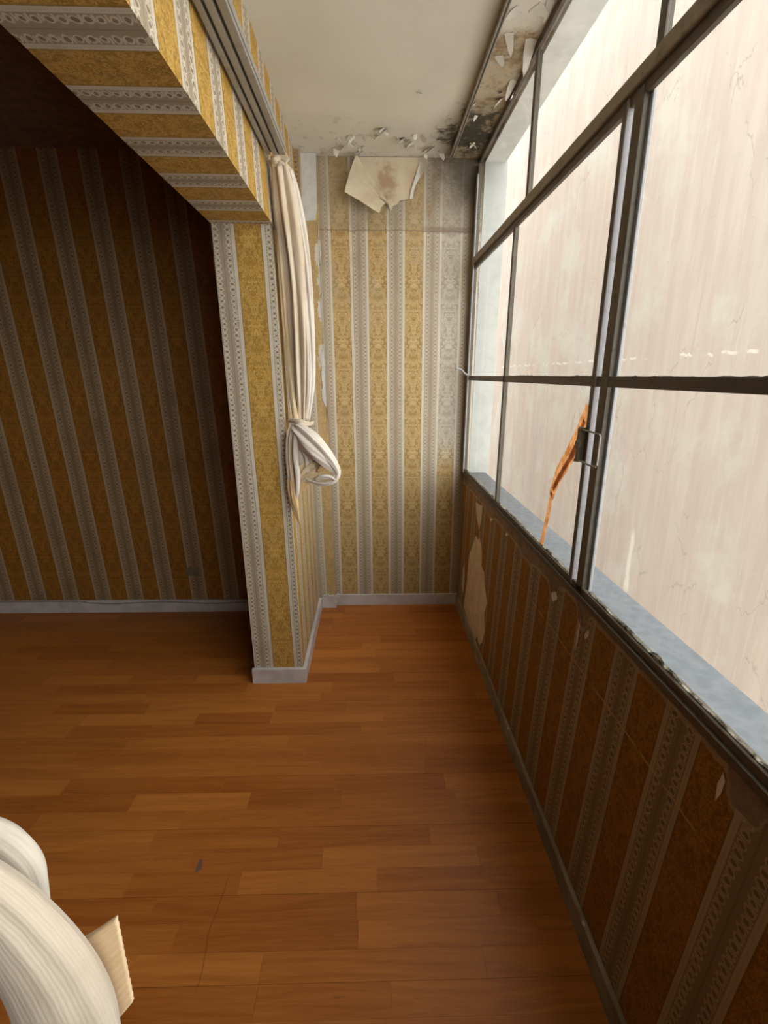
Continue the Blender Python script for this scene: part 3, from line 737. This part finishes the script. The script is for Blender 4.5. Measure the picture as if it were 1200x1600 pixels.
# ------------------------------------------------------------------ torn and peeled things
def flap_fn(a, b): return .006+.03*max(0, (2.49-b))*1.2+.012*math.sin((a+.62)*14)*(2.49-b)*4*.3
sheet('torn_wallpaper', [(-.622, 2.482), (-.300, 2.482), (-.310, 2.44), (-.322, 2.40), (-.345, 2.335), (-.352, 2.296), (-.40, 2.288), (-.418, 2.268), (-.438, 2.262), (-.447, 2.235), (-.46, 2.262), (-.50, 2.32), (-.56, 2.40)],
      M_pback, wall_back, at=YB, fn=flap_fn, label='torn wallpaper hanging folded down, beige backing outward')
def flap2(a, b):
    t = (-.53-a)/.15
    return .020+.16*max(0, (2.49-b))+.035*max(0, min(1, t))
sheet('torn_wallpaper', [(-.622, 2.484), (-.590, 2.43), (-.555, 2.39), (-.52, 2.345), (-.485, 2.298), (-.452, 2.245), (-.462, 2.262), (-.478, 2.262), (-.497, 2.243), (-.508, 2.216), (-.55, 2.236), (-.61, 2.268), (-.682, 2.300), (-.672, 2.34), (-.655, 2.395), (-.635, 2.45)],
      M_pback, wall_back, at=YB, fn=flap2, label='lighter folded corner of the torn wallpaper')
# rolled right edge of the tear
sheet('torn_wallpaper', [(-.300, 2.483), (-.285, 2.476), (-.268, 2.458), (-.262, 2.435), (-.273, 2.42), (-.300, 2.395), (-.325, 2.35), (-.337, 2.297), (-.352, 2.295), (-.345, 2.335), (-.322, 2.40), (-.310, 2.44)],
      M_paint, wall_back, at=YB, fn=lambda a, b: .012+1.1*max(0, a+.30-.28*(2.40-b if b < 2.40 else 0))+.02*(2.49-b), label='pale curled edge at the right of the tear')
# plaster laid bare under the window
sheet('bare_plaster', [(2.40, .610), (2.53, .46), (2.545, .40), (2.57, .25), (2.62, .085), (2.45, .072), (2.27, .072), (2.24, .11), (2.19, .085), (2.12, .15), (2.10, .22), (2.13, .30), (2.09, .37), (2.15, .43), (2.18, .49), (2.24, .50), (2.25, .57), (2.32, .625), (2.36, .60)],
      M_cream, wall_win, axis='X', at=0, thick=.0015, cuts=0, label='long pale patch of bare plaster where the paper is torn off')
sheet('bare_plaster', [(2.70, .30), (2.66, .34), (2.64, .28), (2.645, .18), (2.68, .15), (2.71, .2)], M_cream, wall_win, axis='X', at=0, thick=.0012, cuts=0)
sheet('torn_edge', [(2.29, .80), (2.44, .78), (2.40, .71), (2.33, .66), (2.30, .73)], M_cream, wall_win, axis='X', at=0, thick=.003, cuts=0)
# curled scraps of paper along the top of that wall
for (yy, zz, w, h, tl_) in ((1.315, .785, .050, .030, .012), (1.135, .760, .014, .09, .006), (1.085, .785, .022, .03, .012), (.60, .800, .012, .06, .008), (1.85, .80, .03, .02, .01), (2.10, .79, .05, .02, .01)):
    rr_ = random.Random(int(yy*1000)); n_ = 7
    pts = [(yy+w*.5*math.cos(a)*rr_.uniform(.5, 1.1), zz+h*.5*math.sin(a)*rr_.uniform(.3, 1.1)) for a in [2*math.pi*k/n_ for k in range(n_)]]
    sheet('paper_scrap', pts, M_cream, wall_win, axis='X', at=-.001, thick=.001, fn=lambda a, b, z0=zz, q=tl_, h=h: q*max(0, (z0-b)/h+.2), cuts=1)

# ceiling paint: curled flakes near the back, hanging peels by the window
rf = random.Random(11)
spots = [(-.60, 2.62, .05, 6), (-.63, 2.70, .06, 6), (-.50, 2.54, .03, 5), (-.40, 2.62, .03, 3), (-.36, 2.68, .04, 5), (-.24, 2.75, .05, 3), (-.70, 2.66, .02, 2), (-.62, 2.78, .03, 3), (-.33, 2.60, .02, 2), (-.06, 2.68, .03, 2), (-.75, 2.75, .02, 2), (-.08, 2.40, .05, 2), (-.05, 2.25, .05, 3), (-.36, 2.25, .01, 1)]
for cx, cy, sp, k in spots:
    for _ in range(k):
        px, py = cx+rf.gauss(0, sp*.6), min(2.82, cy+rf.gauss(0, sp*.6)); sz = rf.uniform(.008, .024); an = rf.uniform(0, 6.28)
        pts = [(px+sz*math.cos(an+a)*rf.uniform(.6, 1.2), py+sz*math.sin(an+a)*rf.uniform(.5, 1.1)) for a in [2*math.pi*q/6 for q in range(6)]]
        sheet('paint_flake', pts, M_paint, ceiling, axis='Z', at=HC, thick=.0008, fn=lambda a, b, px=px, py=py, an=an, sz=sz: .001+max(0, ((a-px)*math.cos(an)+(b-py)*math.sin(an))*1.5), cuts=0)
for cx, cy, w, l, dr, ang in ((-.105, 1.905, .030, .07, .03, 1.2), (-.022, 1.93, .040, .11, .05, 1.5), (-.060, 1.79, .05, .05, .012, .4), (-.02, 1.76, .025, .08, .01, 1.5), (-.015, 2.16, .03, .08, .03, 1.7), (-.11, 2.02, .03, .05, .012, 1.0), (-.10, 1.80, .04, .05, .008, 2.4), (-.20, 2.79, .03, .03, .02, 1.0), (-.275, 2.80, .02, .02, .03, 1.6)):
    pts = [(-w/2, 0), (-w*.2, -.004), (w*.3, .003), (w/2, 0), (w*.42, l*.4), (w*.30, l*.8), (w*.05, l), (-w*.15, l*.85), (-w*.38, l*.45)]
    ca, sa = math.cos(ang-math.pi/2), math.sin(ang-math.pi/2)
    P2 = [(cx+a*ca-b*sa, cy+a*sa+b*ca) for a, b in pts]
    sheet('paint_peel', P2, M_paint, ceiling, axis='Z', at=HC, thick=.001, fn=lambda a, b, cx=cx, cy=cy, ca=ca, sa=sa, l=l, dr=dr: .0008+dr*max(0, (-(a-cx)*sa+(b-cy)*ca)/l)**1.5, cuts=2)

# wall socket in the dark room
so = thing('wall_socket', 'small beige wall socket low on the striped wall of the dark room', 'socket', (-1.643, YD, .264))
bx('cover_plate', (-.040, .040, -.009, 0, -.027, .027), M_plate, so, .002)
bm = bmesh.new(); tube(bm, [(-.016, -.0095, 0), (-.016, -.0088, 0)], .004, 12); tube(bm, [(.016, -.0095, 0), (.016, -.0088, 0)], .004, 12); obj('socket_hole', bm, M_aludk, so)
# thin cable lying along the top of the far baseboard
bm = bmesh.new(); cp = []
for i in range(40):
    x = -3.2+i*.048; cp.append((x, 2.747, .072+.006*math.sin(i*.5)-.0006*i*.4 if x > -2.3 else .078))
tube(bm, cp, .0018, 6)
o = obj('cable', bm, M_aludk); o['label'] = 'thin dark cable along the far baseboard of the dark room'; o['category'] = 'cable'
# stray nails / plaster crumbs on the right baseboard
for k, (yy, zz) in enumerate(((1.60, .066), (.89, .066))):
    bm = bmesh.new(); bmesh.ops.create_icosphere(bm, subdivisions=1, radius=.006)
    for v in bm.verts: v.co = Vector((v.co.x*.8-.011, v.co.y*1.3+yy, v.co.z*.7+zz+.004))
    o = obj('plaster_crumb', bm, M_plaster); o['category'] = 'crumb'
    o['label'] = ('white plaster crumb on the window side baseboard, farther from viewer', 'white plaster crumb on the window side baseboard, nearer the viewer')[k]
